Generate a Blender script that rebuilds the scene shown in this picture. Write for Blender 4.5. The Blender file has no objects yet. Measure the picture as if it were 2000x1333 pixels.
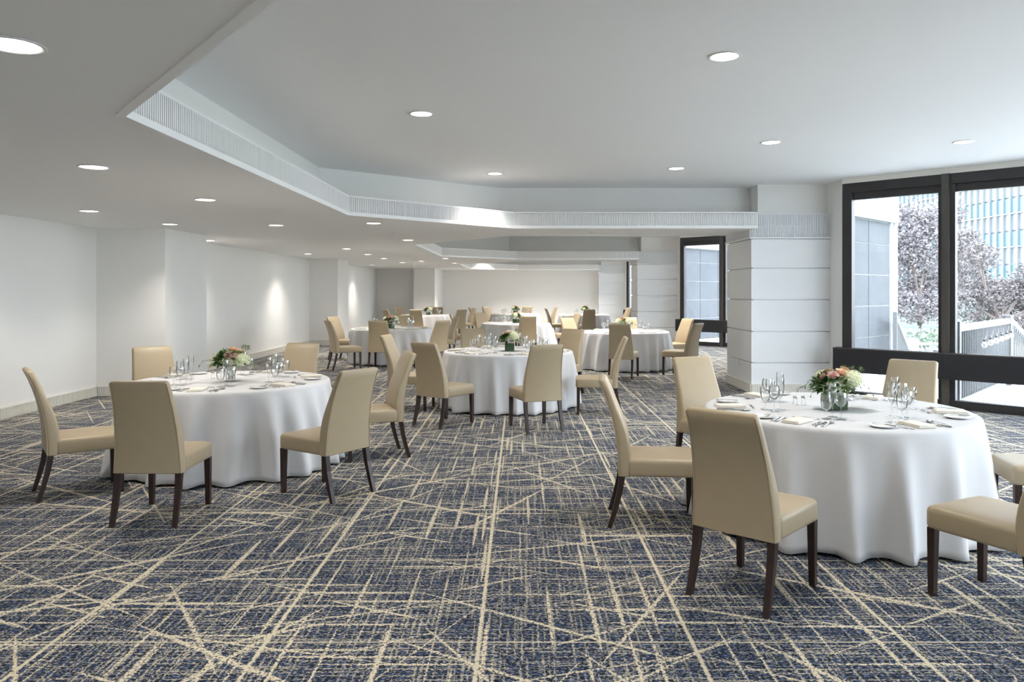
import bpy, bmesh, math, random
from mathutils import Vector, Matrix
PI = math.pi
R = math.radians
sc = bpy.context.scene
col = sc.collection

# ------------------------------------------------------------------ camera, world, exposure
F, VX, HY, H = 1500.0, 1015.0, 569.0, 1.6
cam_d = bpy.data.cameras.new('camera'); cam = bpy.data.objects.new('camera', cam_d); col.objects.link(cam)
cam.location = (0, 0, H); cam.rotation_euler = (R(90), 0, 0)
cam_d.sensor_width = 36; cam_d.lens = F*36/2000
cam_d.shift_x = (1000-VX)/2000; cam_d.shift_y = -(666.5-HY)/2000
cam_d.clip_start = .05; cam_d.clip_end = 500
sc.camera = cam
w = bpy.data.worlds.new('overcast_sky'); sc.world = w; w.use_nodes = True
wb = w.node_tree.nodes['Background']
wb.inputs[0].default_value = (.86, .93, 1.0, 1); wb.inputs[1].default_value = 5.6
SPOT_W = 52.0
SPOT_COL = (1.0, .93, .84)
sc.view_settings.view_transform = 'Standard'; sc.view_settings.look = 'None'
sc.view_settings.exposure = 1.02; sc.view_settings.gamma = 1; sc.view_settings.use_curve_mapping = False
cy = sc.cycles
cy.max_bounces = 10; cy.diffuse_bounces = 5; cy.glossy_bounces = 3; cy.transparent_max_bounces = 24; cy.transmission_bounces = 4
cy.caustics_reflective = False; cy.caustics_refractive = False
cy.sample_clamp_indirect = 12
cy.use_denoising = True
try: cy.denoiser = 'OPENIMAGEDENOISE'
except Exception: pass

ZL, ZM, ZF, ZU = 2.56, 2.60, 2.80, 3.28     # lower ceiling, fascia foot, fascia top, upper ceiling

# ------------------------------------------------------------------ helpers
def tag(o, label=None, cat=None, group=None, kind=None):
    if label: o['label'] = label
    if cat: o['category'] = cat
    if group: o['group'] = group
    if kind: o['kind'] = kind
    return o
def empty(name, loc=(0,0,0), rz=0):
    o = bpy.data.objects.new(name, None); col.objects.link(o)
    o.location = loc; o.rotation_euler = (0, 0, rz); o.empty_display_size = .1
    return o
class MB:
    def __init__(s): s.v = []; s.f = []
    def add(s, vs, fs):
        n = len(s.v); s.v += [tuple(p) for p in vs]; s.f += [tuple(i+n for i in f) for f in fs]
        return s
    def box(s, a, b):
        x0, y0, z0 = a; x1, y1, z1 = b
        return s.add([(x0,y0,z0),(x1,y0,z0),(x1,y1,z0),(x0,y1,z0),(x0,y0,z1),(x1,y0,z1),(x1,y1,z1),(x0,y1,z1)],
              [(0,3,2,1),(4,5,6,7),(0,1,5,4),(1,2,6,5),(2,3,7,6),(3,0,4,7)])
    def obox(s, p, q, w, z0, z1, off=0):
        """box along p->q, from off to off+w on its left side"""
        p = Vector(p[:2]); q = Vector(q[:2]); d = (q-p).normalized(); n = Vector((-d.y, d.x))
        a, b, c, e = p+n*off, q+n*off, q+n*(off+w), p+n*(off+w)
        return s.prism([a, b, c, e], z0, z1)
    def prism(s, pts, z0, z1):
        n = len(pts)
        vs = [(p[0],p[1],z0) for p in pts]+[(p[0],p[1],z1) for p in pts]
        fs = [tuple(reversed(range(n))), tuple(range(n,2*n))]+[(i,(i+1)%n,(i+1)%n+n,i+n) for i in range(n)]
        return s.add(vs, fs)
    def tube(s, pts, rad, n=6, caps=True):
        pts = [Vector(p) for p in pts]; rs = rad if isinstance(rad, (list, tuple)) else [rad]*len(pts)
        vs = []; up = Vector((0,0,1))
        for i, p in enumerate(pts):
            d = (pts[min(i+1,len(pts)-1)]-pts[max(i-1,0)]).normalized()
            a = d.cross(up)
            if a.length < 1e-3: a = d.cross(Vector((1,0,0)))
            a.normalize(); b = d.cross(a)
            for k in range(n):
                t = 2*PI*k/n; vs.append(p+(a*math.cos(t)+b*math.sin(t))*rs[i])
        fs = []
        for i in range(len(pts)-1):
            for k in range(n):
                fs.append((i*n+k, i*n+(k+1)%n, (i+1)*n+(k+1)%n, (i+1)*n+k))
        if caps: fs += [tuple(range(n)), tuple(reversed(range((len(pts)-1)*n, len(pts)*n)))]
        return s.add(vs, fs)
    def lathe(s, prof, n=24, c=(0,0,0)):
        vs = []; fs = []
        for r, z in prof:
            for k in range(n):
                t = 2*PI*k/n; vs.append((c[0]+r*math.cos(t), c[1]+r*math.sin(t), c[2]+z))
        for i in range(len(prof)-1):
            for k in range(n):
                fs.append((i*n+k, i*n+(k+1)%n, (i+1)*n+(k+1)%n, (i+1)*n+k))
        return s.add(vs, fs)
    def loft(s, rings, capped=True):
        n = len(rings[0]); vs = [p for r in rings for p in r]; fs = []
        for i in range(len(rings)-1):
            for k in range(n):
                fs.append((i*n+k, i*n+(k+1)%n, (i+1)*n+(k+1)%n, (i+1)*n+k))
        if capped: fs += [tuple(reversed(range(n))), tuple(range((len(rings)-1)*n, len(rings)*n))]
        return s.add(vs, fs)
    def build(s, name, mat, parent=None, smooth=False, kind=None, loc=None, label=None):
        me = bpy.data.meshes.new(name); me.from_pydata(s.v, [], s.f)
        if smooth: me.polygons.foreach_set('use_smooth', [True]*len(me.polygons))
        me.materials.append(mat)
        bm = bmesh.new(); bm.from_mesh(me); bmesh.ops.recalc_face_normals(bm, faces=bm.faces); bm.to_mesh(me); bm.free()
        if smooth:
            try: me.set_sharp_from_angle(angle=R(50))
            except Exception: pass
        me.update()
        o = bpy.data.objects.new(name, me); col.objects.link(o)
        if parent: o.parent = parent
        if loc: o.location = loc
        if kind: o['kind'] = kind
        if label: o['label'] = label
        return o
def dup(o, parent=None):
    c = o.copy(); col.objects.link(c)
    if parent is not None: c.parent = parent
    for ch in KIDS.get(o.name, []): 
        d = dup(ch, c)
    return c
KIDS = {}
def register(root):
    """remember the children of a finished prototype (children lookup is slow)"""
    ch = [o for o in col.objects if o.parent == root]
    KIDS[root.name] = ch
    for c in ch: register(c)

# ------------------------------------------------------------------ materials
def mat(name, color, rough=.6, metal=0, noise=None, bump=None, spec=None, sheen=None):
    m = bpy.data.materials.new(name); m.use_nodes = True; nt = m.node_tree; b = nt.nodes['Principled BSDF']
    b.inputs['Base Color'].default_value = (*color, 1); b.inputs['Roughness'].default_value = rough; b.inputs['Metallic'].default_value = metal
    if spec is not None: b.inputs['Specular IOR Level'].default_value = spec
    tc = nt.nodes.new('ShaderNodeTexCoord')
    if noise:
        scale, amt = noise
        n = nt.nodes.new('ShaderNodeTexNoise'); n.inputs['Scale'].default_value = scale; n.inputs['Detail'].default_value = 4
        nt.links.new(tc.outputs['Object'], n.inputs['Vector'])
        mx = nt.nodes.new('ShaderNodeMix'); mx.data_type = 'RGBA'
        mx.inputs[6].default_value = (*[max(0, c*(1-amt)) for c in color], 1); mx.inputs[7].default_value = (*[min(1, c*(1+amt)) for c in color], 1)
        nt.links.new(n.outputs['Fac'], mx.inputs[0]); nt.links.new(mx.outputs[2], b.inputs['Base Color'])
    if bump:
        scale, st, dist = bump
        n2 = nt.nodes.new('ShaderNodeTexNoise'); n2.inputs['Scale'].default_value = scale; n2.inputs['Detail'].default_value = 3
        nt.links.new(tc.outputs['Object'], n2.inputs['Vector'])
        bp = nt.nodes.new('ShaderNodeBump'); bp.inputs['Strength'].default_value = st; bp.inputs['Distance'].default_value = dist
        nt.links.new(n2.outputs['Fac'], bp.inputs['Height']); nt.links.new(bp.outputs['Normal'], b.inputs['Normal'])
    return m
M = {}
M['wall'] = mat('wall_paint', (.86, .85, .825), .7, noise=(3, .012), bump=(240, .12, .002))
M['ceil'] = mat('ceiling_paint', (.90, .90, .90), .8, noise=(.8, .01))
M['trimw'] = mat('white_trim_paint', (.90, .90, .90), .55, noise=(5, .01))
M['base'] = mat('cream_baseboard', (.80, .78, .72), .55, noise=(5, .02))
M['panel'] = mat('white_column_panel', (.86, .875, .89), .5, noise=(4, .01))
M['bronze'] = mat('dark_bronze_frame', (.030, .027, .028), .45, noise=(20, .15))
M['bronze2'] = mat('bronze_mullion_cap', (.085, .078, .072), .4, metal=.3, noise=(20, .1))
M['heater'] = mat('black_heater_panel', (.018, .018, .022), .4, noise=(30, .15))
M['alu'] = mat('outside_aluminium', (.40, .42, .44), .4, noise=(10, .05))
M['leather'] = mat('beige_leather', (.44, .355, .235), .42, noise=(14, .04), bump=(90, .10, .003))
M['wood'] = mat('dark_stained_wood', (.030, .014, .011), .35, noise=(25, .3))
M['cloth'] = mat('white_linen', (.70, .70, .715), .85, noise=(6, .012), bump=(420, .10, .001))
M['napkin'] = mat('cream_napkin', (.84, .80, .72), .85, noise=(60, .03), bump=(500, .15, .001))
M['steel'] = mat('cutlery_steel', (.58, .56, .53), .22, metal=1, noise=(40, .08))
M['china'] = mat('white_china', (.85, .845, .83), .12, noise=(10, .01))
M['tray'] = mat('plain_white', (.8, .8, .8), .3, noise=(10, .01))
M['terrace'] = mat('pale_terrace_stone', (.66, .67, .68), .8, noise=(1.2, .04), bump=(15, .2, .01))
M['concrete'] = mat('board_marked_concrete', (.062, .068, .078), .8, noise=(3.5, .28), bump=(12, .4, .01))
M['garden'] = mat('garden_ground', (.30, .33, .29), .9, noise=(.6, .35), bump=(4, .5, .05))
M['rail'] = mat('grey_rail_paint', (.12, .125, .13), .5, noise=(10, .05))
M['railcap'] = mat('pale_rail_cap', (.25, .25, .25), .5, noise=(10, .05))
M['bark'] = mat('grey_bark', (.16, .13, .12), .9, noise=(8, .3), bump=(20, .5, .02))
M['leafA'] = mat('purple_grey_leaf', (.19, .17, .182), .8, noise=(1.5, .45))
M['leafB'] = mat('brown_grey_leaf', (.155, .135, .138), .8, noise=(1.8, .5))
M['hedge'] = mat('pale_green_leaf', (.15, .20, .15), .7, noise=(1.2, .5))
M['tealwall'] = mat('teal_fence_paint', (.14, .22, .21), .6, noise=(2, .1))
M['bldwhite'] = mat('white_building_metal', (.22, .235, .25), .6, noise=(.5, .03))
M['bldblue'] = mat('blue_spandrel_glass', (.055, .115, .145), .3, noise=(.35, .18))
M['bldglass'] = mat('pale_office_glass', (.125, .14, .155), .25, noise=(.8, .35))
M['pinkfl'] = mat('pink_tulip', (.45, .07, .14), .6, noise=(20, .2))
M['stem'] = mat('stem_green', (.08, .17, .05), .6, noise=(30, .3))
M['leafdk'] = mat('deep_green_leaf', (.03, .085, .022), .5, noise=(25, .5))
M['leafmd'] = mat('fresh_green_leaf', (.13, .25, .05), .5, noise=(25, .4))
M['sprig'] = mat('olive_leaf', (.12, .17, .10), .55, noise=(30, .35))
M['hyd'] = mat('cream_hydrangea', (.80, .82, .58), .7, noise=(35, .12))
M['peach'] = mat('peach_rose', (.92, .62, .44), .6, noise=(40, .12))
M['pink'] = mat('pink_rose', (.90, .60, .56), .6, noise=(40, .12))
M['whitefl'] = mat('white_rose', (.86, .80, .68), .6, noise=(40, .06))
M['thistle'] = mat('thistle_green', (.22, .30, .14), .7, noise=(50, .4))
M['soil'] = mat('flower_foam', (.04, .09, .03), .9, noise=(50, .2))
M['shaker'] = mat('shaker_salt', (.8, .8, .78), .6, noise=(80, .1))

def glass_mat(name, tint, base=.04, gain=.9, rough=.02):
    m = bpy.data.materials.new(name); m.use_nodes = True; nt = m.node_tree; nt.nodes.clear()
    out = nt.nodes.new('ShaderNodeOutputMaterial'); mx = nt.nodes.new('ShaderNodeMixShader')
    tr = nt.nodes.new('ShaderNodeBsdfTransparent'); tr.inputs[0].default_value = (*tint, 1)
    gl = nt.nodes.new('ShaderNodeBsdfGlossy'); gl.inputs['Roughness'].default_value = rough; gl.inputs[0].default_value = (1,1,1,1)
    lw = nt.nodes.new('ShaderNodeLayerWeight'); lw.inputs[0].default_value = .25
    ma = nt.nodes.new('ShaderNodeMath'); ma.operation = 'MULTIPLY_ADD'; ma.inputs[1].default_value = gain; ma.inputs[2].default_value = base
    nt.links.new(lw.outputs['Fresnel'], ma.inputs[0]); nt.links.new(ma.outputs[0], mx.inputs[0])
    nt.links.new(tr.outputs[0], mx.inputs[1]); nt.links.new(gl.outputs[0], mx.inputs[2]); nt.links.new(mx.outputs[0], out.inputs[0])
    return m
M['glass'] = glass_mat('window_glass', (.96, .98, .99), .02, .35, .01)
M['glassware'] = glass_mat('clear_glassware', (.985, .99, .99), .05, .75, .04)
M['vaseglass'] = glass_mat('vase_glass', (.98, .99, .985), .01, .25, .03)
M['bulb'] = glass_mat('bulb_glass', (.95, .95, .95), .35, .6, .1)
def emis(name, c, s):
    m = bpy.data.materials.new(name); m.use_nodes = True; b = m.node_tree.nodes['Principled BSDF']
    b.inputs['Base Color'].default_value = (.8,.8,.8,1); b.inputs['Emission Color'].default_value = (*c, 1); b.inputs['Emission Strength'].default_value = s
    return m
M['lamp'] = emis('downlight_lens', (1, .96, .90), 9)

# ---- carpet
def stroke_group():
    g = bpy.data.node_groups.new('carpet_strokes', 'ShaderNodeTree')
    for n, t in (('P','NodeSocketVector'),('Angle','NodeSocketFloat'),('Spacing','NodeSocketFloat'),('Length','NodeSocketFloat'),('Width','NodeSocketFloat'),('Density','NodeSocketFloat'),('Seed','NodeSocketFloat')):
        g.interface.new_socket(n, in_out='INPUT', socket_type=t)
    g.interface.new_socket('Mask', in_out='OUTPUT', socket_type='NodeSocketFloat')
    N, L = g.nodes, g.links
    gi = N.new('NodeGroupInput'); go = N.new('NodeGroupOutput')
    def mt(op, a, b=None, c=None, clamp=False):
        m = N.new('ShaderNodeMath'); m.operation = op; m.use_clamp = clamp
        for i, x in enumerate((a, b, c)):
            if x is None: continue
            if isinstance(x, (int, float)): m.inputs[i].default_value = x
            else: L.new(x, m.inputs[i])
        return m.outputs[0]
    vr = N.new('ShaderNodeVectorRotate'); vr.rotation_type = 'Z_AXIS'
    L.new(gi.outputs['P'], vr.inputs['Vector']); L.new(gi.outputs['Angle'], vr.inputs['Angle'])
    sx = N.new('ShaderNodeSeparateXYZ'); L.new(vr.outputs[0], sx.inputs[0])
    u, v = sx.outputs[0], sx.outputs[1]
    vs = mt('ADD', mt('DIVIDE', v, gi.outputs['Spacing']), gi.outputs['Seed'])
    row = mt('FLOOR', vs); vf = mt('FRACT', vs)
    wn = N.new('ShaderNodeTexWhiteNoise'); wn.noise_dimensions = '2D'
    cb = N.new('ShaderNodeCombineXYZ'); L.new(row, cb.inputs[0]); L.new(gi.outputs['Seed'], cb.inputs[1]); L.new(cb.outputs[0], wn.inputs['Vector'])
    us = mt('ADD', mt('DIVIDE', u, gi.outputs['Length']), mt('MULTIPLY', wn.outputs['Value'], 17.3))
    cell = mt('FLOOR', us); uf = mt('FRACT', us)
    w2 = N.new('ShaderNodeTexWhiteNoise'); w2.noise_dimensions = '3D'
    c2 = N.new('ShaderNodeCombineXYZ'); L.new(row, c2.inputs[0]); L.new(cell, c2.inputs[1]); L.new(gi.outputs['Seed'], c2.inputs[2]); L.new(c2.outputs[0], w2.inputs['Vector'])
    sc3 = N.new('ShaderNodeSeparateColor'); L.new(w2.outputs['Color'], sc3.inputs[0])
    center = mt('MULTIPLY_ADD', sc3.outputs[1], .6, .2)
    dist = mt('MULTIPLY', mt('ABSOLUTE', mt('SUBTRACT', vf, center)), gi.outputs['Spacing'])
    bulge = mt('POWER', mt('SINE', mt('MULTIPLY', uf, PI)), .6)
    wd = mt('MULTIPLY', mt('MULTIPLY', gi.outputs['Width'], mt('MULTIPLY_ADD', sc3.outputs[2], 1.1, .35)), bulge)
    m1 = mt('SUBTRACT', 1.0, mt('DIVIDE', dist, wd), clamp=True)
    m1 = mt('MULTIPLY', m1, 2.2, clamp=True)
    on = mt('LESS_THAN', sc3.outputs[0], gi.outputs['Density'])
    L.new(mt('MULTIPLY', m1, on), go.inputs['Mask'])
    return g
def carpet():
    g = stroke_group()
    m = bpy.data.materials.new('woven_carpet'); m.use_nodes = True; nt = m.node_tree; N, L = nt.nodes, nt.links
    b = N['Principled BSDF']; b.inputs['Roughness'].default_value = .95; b.inputs['Specular IOR Level'].default_value = .15
    tc = N.new('ShaderNodeTexCoord')
    def mt(op, a, b=None, c=None, clamp=False):
        q = N.new('ShaderNodeMath'); q.operation = op; q.use_clamp = clamp
        for i, x in enumerate((a, b, c)):
            if x is None: continue
            if isinstance(x, (int, float)): q.inputs[i].default_value = x
            else: L.new(x, q.inputs[i])
        return q.outputs[0]
    def noise(scale, vec=None, detail=2, sx=1, sy=1):
        n = N.new('ShaderNodeTexNoise'); n.inputs['Scale'].default_value = scale; n.inputs['Detail'].default_value = detail
        mp = N.new('ShaderNodeMapping'); mp.inputs['Scale'].default_value = (sx, sy, 1); L.new(tc.outputs['Object'], mp.inputs[0]); L.new(mp.outputs[0], n.inputs['Vector'])
        return n.outputs['Fac'], n.outputs['Color']
    # wobbly coordinates so that the strokes fray
    nf, nc = noise(70, detail=2)
    vm = N.new('ShaderNodeVectorMath'); vm.operation = 'MULTIPLY_ADD'
    L.new(nc, vm.inputs[0]); vm.inputs[1].default_value = (.030, .030, 0); L.new(tc.outputs['Object'], vm.inputs[2])
    P = vm.outputs[0]
    def layer(ang, sp, ln, wd, den, seed):
        q = N.new('ShaderNodeGroup'); q.node_tree = g; L.new(P, q.inputs['P'])
        for k, x in (('Angle',R(ang)),('Spacing',sp),('Length',ln),('Width',wd),('Density',den),('Seed',seed)): q.inputs[k].default_value = x
        return q.outputs[0]
    coarse = [layer(90, .15, .75, .011, .55, 11.2), layer(0, .15, .8, .010, .50, 23.7), layer(90, .5, .7, .015, .35, 14.9), layer(0, .55, .8, .014, .3, 29.3), layer(24, .34, .55, .012, .4, 33.7), layer(-29, .36, .6, .012, .4, 44.1),
              layer(32, .62, 1.5, .017, .50, 31.1), layer(-38, .66, 1.6, .018, .50, 47.9), layer(57, .70, 1.2, .014, .45, 53.3),
              layer(-62, .72, 1.3, .014, .45, 61.7), layer(14, .75, 1.7, .013, .40, 71.3), layer(-17, .80, 1.6, .015, .42, 83.9)]
    fine = [layer(0, .028, .32, .0058, .62, 7.1), layer(90, .030, .30, .0058, .58, 9.9), layer(0, .09, .6, .006, .5, 5.3), layer(90, .085, .7, .006, .5, 3.7)]
    def mx(ls):
        a = ls[0]
        for x in ls[1:]: a = mt('MAXIMUM', a, x)
        return a
    cm, fm = mx(coarse), mx(fine)
    # straight lines about a metre apart along the room, faint ones across
    sx = N.new('ShaderNodeSeparateXYZ'); L.new(tc.outputs['Object'], sx.inputs[0])
    wob, _ = noise(1.3, detail=1); wob2, _ = noise(45, detail=1)
    xx = mt('ADD', mt('DIVIDE', mt('ADD', mt('ADD', sx.outputs[0], .185+.485), mt('MULTIPLY', mt('SUBTRACT', wob2, .5), .02)), .97), 100)
    lx = mt('MULTIPLY', mt('ABSOLUTE', mt('SUBTRACT', mt('FRACT', xx), .5)), .97)
    gx = mt('MULTIPLY', mt('SUBTRACT', .0125, lx), 160, clamp=True)
    yy = mt('ADD', mt('DIVIDE', mt('ADD', sx.outputs[1], mt('MULTIPLY', mt('SUBTRACT', wob2, .5), .008)), 1.06), 100.2)
    ly = mt('MULTIPLY', mt('ABSOLUTE', mt('SUBTRACT', mt('FRACT', yy), .5)), 1.06)
    gy = mt('MULTIPLY', mt('SUBTRACT', .0075, ly), 240, clamp=True)
    lines = mt('MAXIMUM', gx, mt('MULTIPLY', gy, .8))
    # fibre breakup
    brk, _ = noise(85, detail=3, sx=1, sy=.8)
    brk2, _ = noise(5, detail=3)
    cm = mt('MULTIPLY', cm, mt('MULTIPLY', mt('SUBTRACT', brk, .36), 7, clamp=True))
    zone, _ = noise(1.1, detail=2)
    fm = mt('MULTIPLY', fm, mt('MULTIPLY', mt('SUBTRACT', brk, .40), 8, clamp=True))
    fm = mt('MULTIPLY', fm, mt('MULTIPLY_ADD', zone, 1.9, .0, clamp=True))
    lines = mt('MULTIPLY', lines, mt('MULTIPLY', mt('SUBTRACT', brk, .30), 8, clamp=True))
    spk, _ = noise(75, detail=3, sx=.7, sy=1.4)
    sp = mt('MULTIPLY', mt('SUBTRACT', spk, .535), 14, clamp=True)
    # ground colour
    r1, _ = noise(42, detail=3); r2, _ = noise(3.2, detail=3)
    cr = N.new('ShaderNodeValToRGB'); L.new(r1, cr.inputs[0])
    e = cr.color_ramp.elements; e[0].position = .36; e[0].color = (.008, .010, .017, 1); e[1].position = .66; e[1].color = (.042, .078, .18, 1)
    x = cr.color_ramp.elements.new(.5); x.color = (.018, .028, .058, 1)
    def mixc(f, a, c):
        q = N.new('ShaderNodeMix'); q.data_type = 'RGBA'; L.new(f, q.inputs[0])
        for i, z in ((6, a), (7, c)):
            if isinstance(z, tuple): q.inputs[i].default_value = (*z, 1)
            else: L.new(z, q.inputs[i])
        return q.outputs[2]
    c = mixc(mt('MULTIPLY', sp, .75), cr.outputs[0], (.33, .34, .34))
    c = mixc(mt('MULTIPLY', fm, .85), c, (.56, .51, .40))
    c = mixc(cm, c, (.72, .64, .48))
    c = mixc(lines, c, (.68, .61, .46))
    L.new(c, b.inputs['Base Color'])
    bp = N.new('ShaderNodeBump'); bp.inputs['Strength'].default_value = .35; bp.inputs['Distance'].default_value = .004
    L.new(brk, bp.inputs['Height']); L.new(bp.outputs[0], b.inputs['Normal'])
    return m
M['carpet'] = carpet()

# ------------------------------------------------------------------ the room shell
PITCH = 11.6
XR = 4.85; XO = 7.82
def bay(k):
    o = PITCH*k
    return [(XR, 11.5+o), (XO, 8.53+o), (XO, 4.80+o), (XR, 1.83+o)]
YB, YF = -4.2, 35.6
right = [(XR, YF)]
for k in (2, 1, 0): right += bay(k)
right += [(XR, YB)]
left = [(-6.45, YB), (-6.45, 11.7), (-5.4, 11.7), (-5.4, 13.25), (-6.25, 13.25), (-6.25, 22.8), (-5.4, 22.8), (-5.4, 24.2),
        (-6.15, 24.2), (-6.15, 33.0), (-4.45, 33.0), (-4.45, 32.2), (-3.56, 32.2), (-3.56, YF)]
outline = left + right
o = MB().prism(outline, -.12, 0).build('floor', M['carpet'], kind='structure')
up_out = [(-6.7, YB-.2), (-6.7, YF+.2), (XR+.15, YF+.2)]
for k in (2, 1, 0):
    a, b, c, d = bay(k)
    up_out += [(a[0]+.12, a[1]+.12), (b[0]+.18, b[1]+.07), (c[0]+.18, c[1]-.07), (d[0]+.12, d[1]-.12)]
up_out += [(XR+.15, YB-.2)]
MB().prism(up_out, ZU, ZU+.35).build('ceiling', M['ceil'], kind='structure')
# lower ceiling: one comb-shaped slab round three coffers
def coffer(k):
    o = PITCH*k
    low = [(3.62, 1.62+o), (-.1, 1.62+o), (-2.17, 4.19+o), (-2.17, 9.66+o), (-.1, 11.7+o), (3.62, 11.7+o)]
    up = [(3.75, 1.25+o), (-.33, 1.25+o), (-2.72, 4.0+o), (-2.72, 10.42+o), (-.33, 12.5+o), (3.75, 12.5+o)]
    return low, up
lowpts = [(-6.6, YB-.1), (4.85, YB-.1), (4.85, .4), (3.62, .4)]
for k in range(3): lowpts += coffer(k)[0]
lowpts += [(3.62, YF+.1), (-6.6, YF+.1)]
MB().prism(lowpts, ZL, ZL+.03).build('ceiling', M['ceil'], kind='structure')

def ribs(mb, p, q, z0, z1, period=.027, wdt=.013, depth=.020, side=1, off=0):
    p = Vector(p[:2]); q = Vector(q[:2]); Ln = (q-p).length; d = (q-p)/Ln; n = Vector((-d.y, d.x))*side
    cnt = int(Ln/period)
    for i in range(cnt):
        s0 = (i+.5)*Ln/cnt-wdt/2
        a = p+d*s0+n*off; b = a+d*wdt; c = b+n*depth; e = a+n*depth
        m1 = a+d*wdt*.15+n*depth; m2 = b-d*wdt*.15+n*depth
        vs = [(a.x,a.y,z0),(b.x,b.y,z0),(m2.x,m2.y,z0),(m1.x,m1.y,z0),(a.x,a.y,z1),(b.x,b.y,z1),(m2.x,m2.y,z1),(m1.x,m1.y,z1)]
        mb.add(vs, [(3,2,6,7),(1,2,6,5),(0,3,7,4),(4,5,6,7),(0,1,2,3)])
    return mb
tn = 1
for k in range(3):
    low, up = coffer(k)
    root = empty('trim_%d' % tn, (0,0,0)); tn += 1; root['kind'] = 'structure'
    band = MB(); lip = MB(); rb = MB(); wallu = MB(); ledge = MB()
    for i in range(len(low)-1):
        band.obox(low[i], low[i+1], .04, ZL+.03, ZF-.012, 0)      # left side of travel is away from the opening
        lip.obox(low[i], low[i+1], .05, ZL-.006, ZM, -.018)
        lip.obox(low[i], low[i+1], .05, ZF-.012, ZF+.006, -.016)
        ribs(rb, low[i], low[i+1], ZM, ZF-.012, side=-1)
        wallu.obox(up[i], up[i+1], .03, ZF, ZU, 0)
        ledge.prism([low[i], low[i+1], up[i+1], up[i]], ZF-.02, ZF-.001)
    band.build('fascia_band', M['trimw'], root); lip.build('fascia_edge', M['trimw'], root)
    rb.build('fascia_rib', M['trimw'], root, kind='stuff'); wallu.build('coffer_wall', M['wall'], root); ledge.build('ledge', M['trimw'], root)

# left walls with ribbed baseboards
def wall_run(name, pts, hgt=ZL+.02):
    m = MB()
    for i in range(len(pts)-1): m.obox(pts[i], pts[i+1], .12, -.02, hgt, 0)
    m.build(name, M['wall'], kind='structure')
def base_run(name, pts):
    root = empty(name); root['kind'] = 'structure'
    m = MB(); r = MB()
    for i in range(len(pts)-1):
        m.obox(pts[i], pts[i+1], .012, 0, .135, -.012); m.obox(pts[i], pts[i+1], .022, .135, .15, -.022)
        ribs(r, pts[i], pts[i+1], .004, .135, period=.028, wdt=.016, depth=.008, side=-1, off=.012)
    m.build('baseboard_strip', M['base'], root); r.build('baseboard_rib', M['base'], root, kind='stuff')
wall_run('wall_left', left[0:2]); base_run('baseboard_left', left[0:4])
wall_run('wall_left', left[4:6]); base_run('baseboard_left', left[4:8])
wall_run('wall_left', left[8:11]); base_run('baseboard_left', left[8:14])
for a, b, c, d in ((-6.6, -5.4, 11.7, 13.25), (-6.4, -5.4, 22.8, 24.2), (-4.45, -3.56, 32.2, 35.7)):
    MB().prism([(a,c),(b,c),(b,d),(a,d)], 0, ZL+.02).build('column', M['wall'], kind='structure')
wall_run('wall_far', [(-3.6, YF), (4.95, YF)], ZU); base_run('baseboard_far', [(-3.56, YF), (3.62, YF)])
wall_run('wall_near', [(XR+.1, YB), (-6.6, YB)], ZU)

# right-hand panelled columns
def pcolumn(k):
    y0 = 12.0+PITCH*k; y1 = y0+1.4; x0, x1 = 3.62, XR+.04
    root = empty('column', ((x0+x1)/2, (y0+y1)/2, 0)); root['kind'] = 'structure'
    hx, hy = (x1-x0)/2, (y1-y0)/2
    MB().box((-hx+.035, -hy+.035, 0), (hx-.035, hy-.035, 2.42)).build('core', M['panel'], root)
    zs = [0, .483, .972, 1.467, 1.96, 2.42]
    proto = None
    for i in range(5):
        m = MB(); z0, z1 = zs[i]+.006, zs[i+1]-.010
        m.box((-hx, -hy, z0), (hx, hy, z1))
        b = m.build('panel', M['panel'], root)
    MB().box((-hx-.03, -hy-.03, 2.42), (hx+.03, hy+.03, 2.445)).build('capital_lip', M['panel'], root)
    MB().box((-hx-.006, -hy-.006, 2.445), (hx+.006, hy+.006, 2.80)).build('capital', M['panel'], root)
    MB().box((-hx-.03, -hy-.03, 2.795), (hx+.03, hy+.03, 2.81)).build('capital_lip', M['panel'], root)
    r = MB()
    for za, zb in ((2.445, 2.612), (2.622, 2.795)):
        ribs(r, (-hx-.006, -hy-.006), (hx+.006, -hy-.006), za, zb, side=-1)
        ribs(r, (-hx-.006, hy+.006), (-hx-.006, -hy-.006), za, zb, side=-1)
        ribs(r, (hx+.006, -hy-.006), (hx+.006, hy+.006), za, zb, side=-1)
    r.build('capital_rib', M['panel'], root, kind='stuff')
    MB().box((-hx+.13, -hy+.1, 2.8), (hx, hy-.1, ZU)).build('upper_block', M['wall'], root)
    m = MB(); rr = MB()
    for p, q in (((-hx, hy), (-hx, -hy)), ((-hx, -hy), (hx, -hy))):
        m.obox(p, q, .012, 0, .135, -.012); m.obox(p, q, .022, .135, .15, -.022)
        ribs(rr, p, q, .004, .135, period=.028, wdt=.016, depth=.008, side=-1, off=.012)
    m.build('baseboard_strip', M['base'], root); rr.build('baseboard_rib', M['base'], root, kind='stuff')
    if k == 0:
        t = empty('wall_outlet', (x0, 12.66, .42)); tag(t, 'white wall outlet low on the side of the nearest panelled column', 'outlet')
        MB().box((-.006, -.036, -.058), (0, .036, .058)).build('cover_plate', M['tray'], t)
        for dz in (-.025, .025): MB().box((-.009, -.016, dz-.014), (-.005, .016, dz+.014)).build('socket', M['base'], t)
for k in range(3): pcolumn(k)
MB().box((3.62, .4, 0), (XR, 1.80, ZU)).build('column', M['panel'], kind='structure')
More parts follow.
